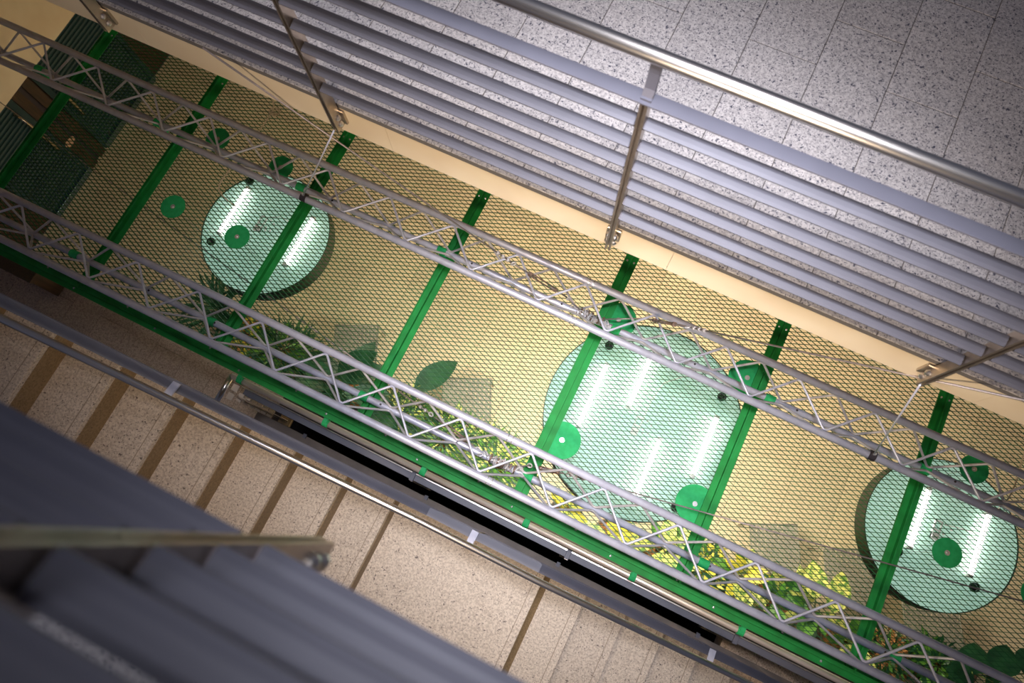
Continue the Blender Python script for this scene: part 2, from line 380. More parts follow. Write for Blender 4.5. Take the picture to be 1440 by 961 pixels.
# lower balustrade beside the green canopy (its steel tube carries the canopy's clamps)
def lower_balustrade():
    t = root('balustrade', (-2.40, 0.02, z(6.0)), 'lower steel balustrade with tube handrail clamped to the green canopy edge', 'balustrade')
    Dr, Db = 4.98, 5.12
    part(MB().tube([(-2.405, 0.095, z(Dr)), (4.6, 0.095, z(Dr))], 0.0205, 16), 'handrail', M['steel_warm'], t)
    part(MB().tube([(-2.405, 0.100, z(Dr)), (-2.405, -0.10, z(Dr))], 0.0205, 16), 'return_rail', M['steel'], t)
    part(MB().box(-2.33, 4.6, 0.016, 0.058, z(Db) - 0.006, z(Db), 0.001), 'top_bar', M['slat'], t)
    part(MB().box(-2.36, 4.6, 0.060, 0.068, z(Db) - 0.03, z(Db) + 0.012), 'edge_strip', M['steel'], t)
    for k in range(6):
        Dk = 6.0 - 0.176 - 0.1215 * k
        part(MB().prism(slat_profile(1), (-2.26, 0.019, z(Dk)), (4.6, 0.019, z(Dk)), (0, 1, 0), (0, 0, 1)), 'slat', M['slat'], t)
    for p in (-0.94, 0.25, 1.45, 2.65):
        pm = MB().box(p - 0.012, p + 0.012, 0.004, 0.056, z(6.12), z(Db + 0.008))
        part(pm, 'post', M['plate'], t)
        part(MB().box(p - 0.016, p + 0.016, 0.006, 0.092, z(Db), z(Db) + 0.014, 0.002), 'rail_arm', M['slat'], t)
    # end post with the cut slat stubs on both sides
    for sx in (-1, 1):
        part(MB().box(-2.315, -2.255, -0.015 + sx * 0.007 - 0.003, -0.015 + sx * 0.007 + 0.003, z(6.05), z(5.05)), 'end_post', M['steel_warm' if sx > 0 else 'plate'], t)
    for k in range(6):
        Dk = 5.06 + 0.124 * k
        for a, b in ((-0.004, 0.018), (-0.044, -0.026)):
            part(MB().box(-2.325, -2.285, a, b, z(Dk) - 0.008, z(Dk), 0.001), 'slat_stub', M['steel_warm'], t)
    for a, b in ((0.008, 0.058), (-0.060, -0.012)):
        part(MB().box(-2.385, -2.335, a, b, z(5.03) - 0.008, z(5.03), 0.001), 'end_cap', M['steel_warm'], t)
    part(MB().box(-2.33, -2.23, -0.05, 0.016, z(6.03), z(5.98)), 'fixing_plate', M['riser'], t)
    return t
lower_balustrade()

# ------------------------------------------------------------------ staircase and its balustrade
def staircase():
    t = root('staircase', (-2.79, -0.9, z(6.0)), 'speckled stone staircase with brown risers and a landing, going down to the right', 'stairs')
    T, R_ = 0.312, 0.185
    y0, y1 = -1.75, -0.100
    def tread(xa, xb, D):                                    # xb = nosing
        o = part(MB().box(xa, xb, y0, y1, z(D) - 0.035, z(D), 0.002), 'tread', M['tread'], t)
        # anti slip groove near the nosing
        sub(MB().box(xb - 0.052, xb - 0.047, y0, y1 - 0.03, z(D), z(D) + 0.0008), 'nosing_strip', M['strip'], o)
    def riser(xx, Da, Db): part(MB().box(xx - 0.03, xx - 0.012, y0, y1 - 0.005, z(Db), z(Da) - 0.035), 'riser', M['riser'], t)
    for k in range(-3, 7):
        xn = -2.79 + T * k; D = 3.70 + R_ * k
        tread(xn - T - 0.03, xn, D); riser(xn + 0.016, D, D + R_)
    Dl = 3.70 + R_ * 7                                        # landing
    tread(-2.79 + T * 6 - 0.03, 0.165, Dl)
    h2 = (6.03 - Dl) / 6
    for j in range(6):
        riser(0.165 + T * j + 0.016, Dl + h2 * j, Dl + h2 * (j + 1))
        if j < 5: tread(0.165 + T * j - 0.03, 0.165 + T * (j + 1), Dl + h2 * (j + 1))
    # soffit slab below the steps
    mb = MB()
    up = [(-3.9, 3.35), (-0.95, 5.12), (0.17, 5.14), (1.75, 6.15)]
    for (xa, da), (xb, db) in zip(up[:-1], up[1:]):
        mb.prism([(0, 0), (0, -0.14), (1, -0.14), (1, 0)], (xa, y0, z(da)), (xb, y0, z(db)), (0, y1 - y0 - 0.02, 0), (0, 0, 1))
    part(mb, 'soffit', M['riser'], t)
    return t
staircase()

def stair_balustrade():
    t = root('balustrade', (-1.88, -0.1, z(4.3)), 'steel handrail and sloping grey top bar beside the stone stairs', 'balustrade')
    def rail(X):
        if X < -0.60: return 4.05 + (X + 0.60) * 0.593
        if X < 0.10: return 4.05
        return 4.05 + (X - 0.10) * 0.553
    keys = [-3.9, -0.60, 0.10, 3.6]
    part(MB().tube([(X, -0.163, z(rail(X))) for X in keys], 0.0185, 16), 'handrail', M['steel'], t)
    for nm, off, ya, yb, th in [('top_bar', 0.15, -0.126, -0.078, 0.008)]:
        for (xa, xb) in zip(keys[:-1], keys[1:]):
            part(MB().prism([(ya, 0), (yb, 0), (yb, -th), (ya, -th)], (xa, 0, z(rail(xa) + off)), (xb, 0, z(rail(xb) + off)), (0, 1, 0), (0, 0, 1)), nm, M['slat'], t)
    for k in range(6):
        off = 0.15 + 0.115 + 0.12 * k
        for (xa, xb) in zip(keys[:-1], keys[1:]):
            part(MB().prism([(-0.120, 0.010), (-0.082, 0), (-0.082, -0.006), (-0.120, 0.004)], (xa, 0, z(rail(xa) + off)), (xb, 0, z(rail(xb) + off)), (0, 1, 0), (0, 0, 1)), 'slat', M['slat'], t)
    for X in (-3.45, -1.88, -0.31, 1.27, 2.85):
        d = rail(X)
        part(MB().box(X - 0.012, X + 0.012, -0.128, -0.082, z(d + 1.0), z(d + 0.16)), 'post', M['plate'], t)
        part(MB().prism([(-0.020, 0), (0.020, 0), (0.020, 0.010), (-0.020, 0.010)], (X, -0.080, z(d + 0.146)), (X, -0.150, z(d + 0.125)), (1, 0, 0), (0, 0, 1)), 'rail_arm', M['alu'], t, label='pale grey arm between top bar and handrail')
    return t
stair_balustrade()

# dark top rail of the flight below, seen down in the stair gap
t = root('lower_rail', (-0.3, -0.09, z(6.3)), 'dark rail of the flight below in the black stair gap', 'rail')
part(MB().box(-2.39, 3.2, -0.115, -0.050, z(5.68), z(5.66), 0.001), 'top_bar', M['brown_rail'], t)
for X in (-1.95, -0.87, 0.24, 1.35):
    part(MB().box(X - 0.014, X + 0.014, -0.070, -0.036, z(5.66), z(5.645)), 'rail_arm', M['slat'], t)
    part(MB().box(X - 0.012, X + 0.012, -0.11, -0.07, z(6.9), z(5.68)), 'post', M['stringer'], t)
part(MB().box(-2.3, 3.2, -0.085, -0.060, z(6.5), z(6.3)), 'side_plate', M['dark_wall'], t)

# ------------------------------------------------------------------ aluminium trusses
DT, DB = 4.55, 4.805
def truss(label, ya, yb, xnode, xsplice, ends=(-6.45, 3.9)):
    """ya, yb: the two upper chords; third chord below and between"""
    yc = (ya + yb) / 2; t = root('truss', (ends[0], yc, z(DB)), label, 'truss')
    r = 0.0250
    for nm, Y, D in (('chord', ya, DT), ('chord', yb, DT), ('chord', yc, DB)):
        part(MB().tube([(ends[0], Y, z(D)), (ends[1], Y, z(D))], r if D < 4.7 else 0.0235, 14), nm, M['alu'], t)
    p = 0.1085 * DT / 1.0
    N0 = int((ends[0] - xnode) / p) ; N1 = int((ends[1] - xnode) / p)
    def zig(a, b, off_a):
        """continuous bent rod zigzagging between chord line a (at nodes) and chord line b (half a pitch on)"""
        pts = []
        for k in range(N0 + 1, N1):
            for q, (A, X) in enumerate(((a, xnode + off_a + k * p), (b, xnode + off_a + (k + 0.5) * p))):
                other = b if q == 0 else a
                d = (V((0, *other)) - V((0, *A))); d.normalize()
                c = V((X, *A)) + d * 0.030
                pts += [c + V((-0.020, 0, 0)) + d * 0.010, c + V((-0.009, 0, 0)), c + V((0.009, 0, 0)), c + V((0.020, 0, 0)) + d * 0.010]
        return MB().tube(pts, 0.0082, 8)
    A = (ya, z(DT)); B = (yb, z(DT)); C = (yc, z(DB))
    part(zig(A, B, 0.0), 'brace', M['alu'], t)
    part(zig(A, C, p * 0.5), 'brace', M['alu_dull'], t)
    part(zig(C, B, 0.0), 'brace', M['alu_dull'], t)
    for Y, D, rr in ((ya, DT, r), (yb, DT, r), (yc, DB, 0.0235)):
        mb = MB()
        for dx in (-0.016, 0.016):
            mb.lathe((xsplice + dx - 0.004, Y, z(D)), [(rr + 0.0005, 0), (rr + 0.0035, 0.001), (rr + 0.0035, 0.007), (rr + 0.0005, 0.008)], 16, (1, 0, 0), cap=False)
        part(mb, 'splice_ring', M['bolt'], t)
    return t, p
t1, pitch = truss('aluminium truss between the upper balustrade and the other truss, hung on two short wires', 0.3665 * DT, 0.3035 * DT, -0.954 * DT, -0.080 * DT)
t2, pitch = truss('aluminium truss nearest the stairs, running beside the solid green canopy edge', 0.1115 * DT, 0.0475 * DT, -0.811 * DT, -0.0865 * DT)
for tr, Y, xs_ in ((t1, 0.3350 * DT, (-0.487, -0.25, -0.105, 0.10, 0.25, 0.47)), (t2, 0.0795 * DT, (-0.66, -0.545, -0.27, -0.15, 0.22, 0.455))):
    for x_ in xs_:
        part(MB().lathe((x_ * DB, Y, z(DB) + 0.0215), [(0.0075, 0), (0.0075, 0.004)], 10), 'pin', M['dark_bolt'], tr)

# ------------------------------------------------------------------ green canopy frame with expanded metal mesh
DBM, DM = 4.860, 4.935
CY0, CY1 = 0.125, 2.16
can = root('mesh_canopy', (-1.4, 1.1, z(DM)), 'green steel frame carrying diamond mesh above the ground floor', 'canopy')
BX = [v * 4.87 for v in (-0.981, -0.7635, -0.526, -0.288, -0.0425, 0.194, 0.431, 0.668)]
for bx in BX:
    mb = MB()
    # inverted T with turned-up left lip
    mb.prism([(-0.048, 0), (0.048, 0), (0.048, 0.006), (0.005, 0.006), (0.005, 0.045), (-0.005, 0.045), (-0.005, 0.006), (-0.042, 0.006), (-0.042, 0.016), (-0.048, 0.016)],
             (bx, 0.17, z(4.920)), (bx, CY1, z(4.920)), (1, 0, 0), (0, 0, 1))
    o = part(mb, 'crossbeam', M['green'], can)
    for dx in (-0.026, 0.026):
        sub(MB().lathe((bx + dx, 2.07, z(4.914)), [(0.008, 0), (0.008, 0.004), (0.004, 0.007)], 8), 'bolt', M['bolt'], o)
eb = MB()
eb.prism([(0.125, 0), (0.215, 0), (0.215, 0.006), (0.172, 0.006), (0.172, 0.040), (0.190, 0.040), (0.190, 0.046), (0.164, 0.046), (0.164, 0.006), (0.131, 0.006), (0.131, 0.014), (0.125, 0.014)],
         (-6.4, 0, z(4.925)), (3.9, 0, z(4.925)), (0, 1, 0), (0, 0, 1))
edge = part(eb, 'edge_beam', M['green'], can, label='long solid green edge beam')
x = -4.75
k = 0
while x < 3.6:
    Y = 0.150 if k % 2 else 0.200
    sub(MB().lathe((x, Y, z(4.919)), [(0.0085, 0), (0.0085, 0.004), (0.005, 0.008), (0.0, 0.009)], 10, cap=False), 'bolt', M['bolt'], edge)
    x += 0.27 + 0.17 * (k % 2); k += 1
# tube clamps on the lower handrail
for x_ in (-0.469, -0.328, -0.174, -0.018, 0.136, 0.286, 0.44, 0.60):
    X = x_ * 4.97
    mb = MB().lathe((X - 0.022, 0.095, z(4.98)), [(0.0215, 0), (0.027, 0.001), (0.027, 0.043), (0.0215, 0.044)], 18, (1, 0, 0), cap=False)
    mb.box(X - 0.016, X + 0.016, 0.095, 0.150, z(4.945), z(4.937))
    part(mb, 'tube_clamp', M['green_disc'], can)
# collars holding the trusses to the crossbeams
for Y, xs_ in ((0.3350 * DT, (-1.037, -0.805, -0.543, -0.300, -0.020, 0.212, 0.431)), (0.0795 * DT, (-1.03, -0.796, -0.553, -0.298, -0.043, 0.212, 0.468))):
    for x_ in xs_:
        X = x_ * DB
        mb = MB().lathe((X - 0.034, Y, z(DB)), [(0.0238, 0), (0.030, 0.001), (0.030, 0.067), (0.0238, 0.068)], 18, (1, 0, 0), cap=False)
        mb.box(X - 0.03, X + 0.03, Y - 0.012, Y + 0.012, z(4.905), z(DB + 0.026))
        part(mb, 'truss_collar', M['green_disc'], can)
# the mesh, one panel per bay between crossbeams; strands too fine to pick apart
S_, L_ = 0.0310, 0.0775
sl = S_ / L_
def mesh_panel(x0, x1, y0, y1):
    mb = MB(); v = []; f = []
    for sg in (1, -1):
        hw, ht = (0.0022, 0.0025) if sg > 0 else (0.0036, 0.0040)
        zz = z(DM) + (0.0015 if sg > 0 else -0.0015)
        n0 = int(math.floor((y0 - sg * sl * (x1 if sg > 0 else x0)) / S_)) - 1
        n1 = int(math.ceil((y1 - sg * sl * (x0 if sg > 0 else x1)) / S_)) + 1
        for n in range(n0, n1 + 1):
            c = n * S_
            ta, tb = x0, x1                                   # clip y = sg*sl*x + c to the bay
            xa = (y0 - c) / (sg * sl); xb = (y1 - c) / (sg * sl)
            lo, hi = min(xa, xb), max(xa, xb)
            ta = max(ta, lo); tb = min(tb, hi)
            if tb - ta < 0.01: continue
            pa = V((ta, sg * sl * ta + c, zz)); pb = V((tb, sg * sl * tb + c, zz))
            d = (pb - pa).normalized(); nrm = V((-d.y, d.x, 0))
            # strand section leans over, as in expanded metal
            pr = [(-hw, -ht), (hw * 0.4, -ht), (hw, ht), (-hw * 0.4, ht)] if sg > 0 else [(-hw * 0.4, -ht), (hw, -ht), (hw * 0.4, ht), (-hw, ht)]
            b = len(v)
            for P_ in (pa, pb):
                for q in pr: v.append(tuple(P_ + nrm * q[0] + V((0, 0, q[1]))))
            for i in range(4): f.append((b + i, b + (i + 1) % 4, b + 4 + (i + 1) % 4, b + 4 + i))
    mb.v = v; mb.f = f; mb.smooth = [False] * len(f)
    return part(mb, 'mesh_panel', M['mesh'], can, kind='stuff')
for xa, xb in zip(BX[:-1], BX[1:]):
    mesh_panel(xa + 0.002, xb - 0.002, 0.205, CY1)

# ------------------------------------------------------------------ round pendant lamps hung through the mesh
DL = 5.60
def pendant(label, cx, cy, R, discs, disc_r, tubes, box_at, wires=True, cables=()):
    t = root('pendant_lamp', (cx, cy, z(DL + 0.17)), label, 'lamp')
    # shallow drum: dark side wall, thin lip, pale top sheet
    h = 0.165
    rim = part(MB().lathe((cx, cy, z(DL + h)), [(R, 0), (R, h + 0.010), (R - 0.006, h + 0.010), (R - 0.006, 0.004)], 96, cap=False), 'rim', M['rim'], t)
    top = part(MB().lathe((cx, cy, z(DL)), [(R - 0.006, -0.004), (R - 0.006, 0.0)], 96), 'top_sheet', M['lamp_top'], t)
    part(MB().lathe((cx, cy, z(DL + h)), [(R - 0.012, 0.004), (R - 0.012, 0.010)], 64), 'diffuser', M['diffuser' if R > 0.7 else 'diffuser_dim'], t, label='glowing warm underside')
    for (xa, ya, xb, yb) in tubes:
        a = V((xa, ya, z(DL - 0.045))); b = V((xb, yb, z(DL - 0.045))); d = (b - a).normalized()
        o = part(MB().tube([a, b], 0.018, 14), 'tube', M['tube'], t, label='lit white tube')
        for q, s in ((a, -1), (b, 1)):
            mb = MB().tube([q, q + d * s * 0.022], 0.0215, 12)
            mb.box(q.x - 0.012, q.x + 0.012, min(q.y, q.y + s * 0.02), max(q.y, q.y + s * 0.02), z(DL), z(DL - 0.035))
            sub(mb, 'lamp_holder', M['white'], o)
    for (dx, dy, gx, gy) in discs:
        d = part(MB().lathe((dx, dy, z(DM - 0.006)), [(disc_r, 0), (disc_r, 0.003)], 48), 'hanging_disc', M['green_disc'], t, label='round green plate lying on the mesh')
        w_ = MB().lathe((dx, dy, z(DM - 0.009)), [(0.0, 0), (0.017, 0), (0.017, 0.003), (0.006, 0.003), (0.006, 0.010), (0.0, 0.010)], 20, cap=False)
        sub(w_, 'washer', M['bolt'], d)
        part(MB().tube([(dx, dy, z(DM - 0.009)), (gx, gy, z(DL + 0.01))], 0.0018, 6), 'suspension_wire', M['rope'], t)
        part(MB().lathe((gx, gy, z(DL)), [(0.034, 0), (0.034, 0.022), (0.027, 0.022), (0.027, 0.002)], 22, cap=False), 'grommet', M['rim'], t)
        part(MB().lathe((gx, gy, z(DL) + 0.001), [(0.026, 0), (0.026, 0.001)], 22), 'grommet_hole', M['dark_bolt'], t)
    bx, by = box_at
    g = MB()
    Lb, Wb = 0.15, 0.055
    g.box(bx - Wb / 2, bx + Wb / 2, by - Lb / 2, by - Lb / 2 + 0.055, z(DL), z(DL) + 0.03, 0.003)
    g.box(bx - Wb / 2, bx - Wb / 2 + 0.008, by - Lb / 2, by + Lb / 2, z(DL), z(DL) + 0.02)
    g.box(bx + Wb / 2 - 0.008, bx + Wb / 2, by - Lb / 2, by + Lb / 2, z(DL), z(DL) + 0.02)
    g.box(bx - Wb / 2, bx + Wb / 2, by + Lb / 2 - 0.010, by + Lb / 2, z(DL), z(DL) + 0.02)
    g.box(bx - Wb / 2, bx + Wb / 2, by - 0.004, by + 0.008, z(DL), z(DL) + 0.022)
    part(g, 'terminal_frame', M['white'], t)
    for dx, dy in ((0.06, 0.07), (0.10, 0.05), (0.055, -0.005), (0.06, -0.03), (0.10, -0.015)):
        part(MB().lathe((bx + dx, by + dy, z(DL)), [(0.009, 0), (0.009, 0.012), (0.004, 0.016)], 10), 'screw_cap', M['white'], t)
    for pts in cables:
        part(MB().tube([V(p) for p in pts], 0.0045, 8), 'lamp_cable', M['white'], t)
    return t

def q2(px, py, D): p = at(px, py, D); return (p.x, p.y)
def grid4(x0, x1, y0, y1, cx, cy):
    k = 0.988                                     # wires lean very slightly inwards
    return [(x, y, cx + (x - cx) * k, cy + (y - cy) * k) for x in (x0, x1) for y in (y0, y1)]
# small lamp on the left
cA = (-0.553 * DL, 0.233 * DL)
zt = z(DL) + 0.006
pendant('small round lamp with one visible lit tube, left of the canopy', -0.5535 * DL, 0.2290 * DL, 0.545,
        grid4(-0.704 * DM, -0.5885 * DM, 0.205 * DM, 0.333 * DM, -0.646 * DM, 0.27 * DM), 0.094,
        [(-0.612 * DL, 0.198 * DL, -0.612 * DL, 0.277 * DL), (-0.497 * DL, 0.198 * DL, -0.497 * DL, 0.277 * DL)], (-0.567 * DL, 0.238 * DL),
        cables=[[(-0.567 * DL, 0.25 * DL, zt), (-0.545 * DL, 0.262 * DL, zt), (-0.50 * DL, 0.255 * DL, zt)]])
# large lamp in the middle
pendant('large round lamp with four lit tubes in the middle of the canopy', 0.0655 * DL, 0.2135 * DL, 0.765,
        grid4(-0.022 * DM, 0.173 * DM, 0.1405 * DM, 0.3315 * DM, 0.078 * DM, 0.236 * DM), 0.128,
        [(-0.010 * DL, 0.168 * DL, -0.010 * DL, 0.261 * DL), (0.0405 * DL, 0.222 * DL, 0.0405 * DL, 0.302 * DL),
         (0.155 * DL, 0.173 * DL, 0.155 * DL, 0.258 * DL), (0.097 * DL, 0.112 * DL, 0.097 * DL, 0.197 * DL)], (0.062 * DL, 0.203 * DL),
        cables=[[(0.066 * DL, 0.215 * DL, zt), (0.066 * DL, 0.245 * DL, zt), (0.072 * DL, 0.275 * DL, zt), (0.088 * DL, 0.290 * DL, zt), (0.100 * DL, 0.30 * DL, zt)]])
# small lamp on the right
pendant('small round lamp with two lit tubes at the right edge', 0.4750 * DL, 0.2450 * DL, 0.550,
        grid4(0.489 * DM, 0.605 * DM, 0.2255 * DM, 0.345 * DM, 0.547 * DM, 0.285 * DM), 0.094,
        [(0.441 * DL, 0.211 * DL, 0.441 * DL, 0.290 * DL), (0.520 * DL, 0.211 * DL, 0.520 * DL, 0.293 * DL)], (0.468 * DL, 0.247 * DL),
        cables=[[(0.476 * DL, 0.258 * DL, zt), (0.49 * DL, 0.262 * DL, zt), (0.517 * DL, 0.266 * DL, zt)]])

# ------------------------------------------------------------------ wires, guys and cables
def hanger(label, a, b):
    t = root('hanging_wire', a, label, 'wire')
    part(MB().tube([a, b], 0.0042, 8), 'wire', M['alu'], t)
    c = V(b)
    part(MB().lathe(c + V((-0.022, -0.006, -0.025)), [(0.0255, 0), (0.032, 0.002), (0.032, 0.042), (0.0255, 0.044)], 16, (1, 0, 0), cap=False), 'chord_clamp', M['dark_bolt'], t)
    part(MB().lathe(c + V((0, 0, 0.004)), [(0.010, 0), (0.010, 0.016), (0.006, 0.022)], 10), 'clamp_bolt', M['bolt'], t)
    return t
hanger('thin wire from the second visible upper post down to the truss, left', V((-1.51 - 0.01, 1.185, z(2.78))), V((-0.530 * DT, 0.3035 * DT + 0.01, z(DT) + 0.03)))
hanger('thin wire from the rightmost upper post down to the truss', V((1.085, 1.182, z(2.78))), V((0.362 * DT, 0.3035 * DT + 0.006, z(DT) + 0.03)))

def turnbuckle(t, a, b):
    """closed body between a and b with eye rings and hooks at its ends"""
    a = V(a); b = V(b); d = (b - a).normalized(); L = (b - a).length
    u = d.orthogonal().normalized()
    mb = MB()
    p0 = a + d * L * 0.28; p1 = a + d * L * 0.72
    for s in (-1, 1): mb.tube([p0 + u * 0.011 * s, p1 + u * 0.011 * s], 0.005, 8)
    mb.tube([p0 - d * 0.012, p0 + d * 0.014], 0.015, 10); mb.tube([p1 - d * 0.014, p1 + d * 0.012], 0.015, 10)
    part(mb, 'turnbuckle', M['rust'], t)
    part(MB().tube([a + d * 0.03, p0 + d * 0.05], 0.0055, 8).tube([b - d * 0.03, p1 - d * 0.05], 0.0055, 8), 'screw', M['rope'], t)
    for c in (a, b):
        pts = [c + (d * math.cos(k * math.pi / 6) + u * math.sin(k * math.pi / 6)) * 0.015 for k in range(13)]
        part(MB().tube(pts, 0.005, 7, cap=False), 'eye_ring', M['alu_dull'], t)
def clips(t, a, b, n=3, gap=0.045):
    a = V(a); b = V(b); d = (b - a).normalized()
    for k in range(n):
        c = a + d * (0.05 + gap * k)
        mb = MB().tube([c - d * 0.009, c + d * 0.009], 0.011, 8)
        mb.tube([c + V((0, 0.012, 0)), c - V((0, 0.012, 0))], 0.005, 6).tube([c + V((0, 0, 0.016)), c - V((0, 0, 0.012))], 0.0045, 6)
        part(mb, 'rope_clip', M['alu_dull'], t)
def guy(label, start, tb0, tb1, hub):
    t = root('guy_cable', hub, label, 'cable')
    part(MB().tube([start, tb0], 0.0048, 8), 'rope', M['rope'], t)
    turnbuckle(t, tb0, tb1); clips(t, tb0, start)
    part(MB().tube([tb1, hub], 0.0048, 8), 'rope', M['rope'], t)
    # shackle round the chord
    hub = V(hub)
    pts = [hub + V((0, math.cos(k * math.pi / 8), math.sin(k * math.pi / 8))) * 0.031 for k in range(17)]
    part(MB().tube(pts, 0.006, 8, cap=False), 'shackle', M['alu_dull'], t)
    rnd = random.Random(int(abs(hub.x) * 1000))
    for k in range(9):                                       # short chain wound round the chord
        c = hub + V((-0.10 + 0.026 * k, rnd.uniform(-.018, .022), 0.018 + rnd.uniform(-.006, .018)))
        e1 = V((rnd.uniform(-1, 1), rnd.uniform(-1, 1), rnd.uniform(-.5, .5))).normalized(); e2 = e1.orthogonal().normalized()
        part(MB().tube([c + e1 * math.cos(q * math.pi / 5) * 0.020 + e2 * math.sin(q * math.pi / 5) * 0.012 for q in range(11)], 0.0042, 6, cap=False), 'chain_link', M['alu_dull'], t)
    for dx in (-0.03, 0.02, 0.05):
        part(MB().tube([hub + V((dx, -0.03, 0.02)), hub + V((dx, 0.03, 0.03))], 0.007, 8), 'shackle_pin', M['rust'], t)
    return t
Yt1, Yt2 = 0.3350 * DT, 0.0795 * DT
hub1 = V((-0.068 * DT - 0.02, Yt1, z(DB) + 0.02)); hub1b = V((hub1.x + 0.08, Yt1, z(DB) + 0.02))
guy('long taut cable from the gallery fascia, upper left, to the middle of the farther truss', at(285, 67, 2.54), at(722, 371, 4.05), at(800, 420, 4.68), hub1)
guy('long taut cable from the gallery fascia, right edge, to the middle of the farther truss', at(1462, 568, 2.48), at(968, 460, 4.00), at(905, 448, 4.66), hub1b)
hub2 = V((-0.075 * DT - 0.10, Yt2, z(DB) + 0.02)); hub2b = V((hub2.x + 0.09, Yt2, z(DB) + 0.02))
guy('long cable low across the canopy from the left wall to the truss by the stairs', at(-30, 122, 5.9), at(606, 583, 4.78), at(672, 632, 4.80), hub2)
guy('long cable low across the canopy from the right to the truss by the stairs', at(1560, 880, 4.80), at(800, 668, 4.74), at(745, 655, 4.78), hub2b)

# loose electric cables lying on the mesh
def loose(label, pts, r, m, coil=None):
    t = root('cable', pts[0], label, 'cable')
    # smooth the polyline
    P_ = [V(p) for p in pts]; out = []
    for i in range(len(P_) - 1):
        a = P_[max(i - 1, 0)]; b = P_[i]; c = P_[i + 1]; d = P_[min(i + 2, len(P_) - 1)]
        for k in range(6):
            u = k / 6
            out.append(0.5 * ((2 * b) + (c - a) * u + (2 * a - 5 * b + 4 * c - d) * u * u + (3 * b - a - 3 * c + d) * u ** 3))
    out.append(P_[-1])
    part(MB().tube(out, r, 7), 'cable', m, t)
    if coil:
        c = V(coil)
        for q, rr in enumerate((0.040, 0.032, 0.026)):
            cc = c + V((0.012 * q - 0.01, 0.014 * (q % 2), 0.004 * q))
            part(MB().tube([cc + V((math.cos(k * math.pi / 9) * rr, math.sin(k * math.pi / 9) * rr * 0.8, 0)) for k in range(19)], 0.0035, 6, cap=False), 'coil', m, t)
loose('tan cable with a small coiled knot, lying on the mesh near the left lamp',
      [at(382, 137, DM - .01), at(384, 153, DM - .01), at(366, 182, DM - .01), at(348, 205, DM - .01), at(338, 222, DM - .01), at(318, 245, DM - .01), at(308, 262, DM - .01), at(312, 274, DM - .01), at(330, 290, DM + 0.06)], 0.0055, M['cable'], coil=at(387, 158, DM - .012))
loose('thin pale cable hanging over the mesh at the right edge', [at(1450, 612, DM - .01), at(1438, 645, DM - .01), at(1428, 680, DM - .01), at(1415, 705, DM - .01), at(1395, 722, DL - .05)], 0.0045, M['cable'])
loose('thin pale cable below the right lamp running off the right edge', [at(1345, 825, DL + .1), at(1375, 826, DL + .2), at(1410, 830, DL + .2), at(1450, 836, DL + .2)], 0.0055, M['cable'])

# ------------------------------------------------------------------ glazed doors in the far left wall of the ground floor
XW = -8.04
def door(n, y0, y1, handle_y, dots):
    d = struct(MB().box(XW - 0.02, XW + 0.03, y0, y1, 0.02, 3.1).build('door_%d' % n, M['glass']))
    fr = MB()
    fr.box(XW + 0.03, XW + 0.055, y0 - 0.02, y0 + 0.06, 0.02, 3.1); fr.box(XW + 0.03, XW + 0.055, y1 - 0.06, y1 + 0.02, 0.02, 3.1)
    fr.build('door_frame', M['glass'], d)
    MB().box(XW + 0.03, XW + 0.075, y0, y1, 0.01, 0.10, 0.004).build('kick_plate', M['blue_edge'], d)
    me = MB().box(0, 0.012, y0 + 0.07, y1 - 0.07, 0, 0.03).mesh('rib'); me.materials.append(M['blind'])
    for k in range(46): share(me, 'rib', (XW + 0.030, 0, 0.16 + k * 0.062), d)
    if dots:
        for k in range(8):
            yy = y0 + 0.18 + k * (y1 - y0 - 0.36) / 7
            MB().lathe((XW + 0.043, yy, 0.135), [(0.022, 0), (0.022, 0.004)], 12, (1, 0, 0)).build('vent_hole', M['dark_bolt'], d)
    hy = handle_y
    hb = MB().tube([(XW + 0.04, hy, 0.75), (XW + 0.13, hy, 0.78), (XW + 0.15, hy, 0.90), (XW + 0.15, hy, 1.40), (XW + 0.13, hy, 1.52), (XW + 0.04, hy, 1.55)], 0.018, 12)
    hb.build('door_handle', M['brass'], d)
door(1, 2.30, 3.57, 2.40, True)
door(2, 1.02, 1.90, 1.80, False)
tr = struct(MB().box(XW, XW + 0.05, 1.93, 2.06, 0, 3.1).build('trim_2', M['wood']))
struct(MB().box(XW, XW + 0.05, 2.13, 2.26, 0, 3.1).build('trim_3', M['wood']))
struct(MB().box(XW, XW + 0.02, 2.06, 2.13, 0, 3.1).build('trim_4', M['dark_bolt']))
cp = at(80, 190, 8.95)
cc = MB(); prof = [(math.cos(a) * (0.09 if abs(math.sin(a)) < .7 else 0.075), math.sin(a) * 0.06) for a in [k * math.pi / 6 for k in range(12)]]
cc.prism([(a - 0.02 * (1 if b > 0.04 else 0), b) for a, b in prof], (XW + 0.052, 2.0, 0.62), (XW + 0.056, 2.0, 0.62), (0, 1, 0), (0, 0, 1))
tag(cc.build('card', M['card']), 'small tan card stuck on the brown post between the doors', 'card')
# low wooden box on the lower gallery
t = root('wooden_box', (-5.0, 0.12, z(6.0)), 'low dark brown wooden box on the floor at the left edge', 'box')
part(MB().box(-5.9, -4.68, 0.055, 0.20, z(6.0), z(5.62), 0.004), 'body', M['wood'], t)
part(MB().box(-5.92, -4.66, 0.045, 0.20, z(5.62), z(5.60), 0.003), 'lid', M['wood'], t)

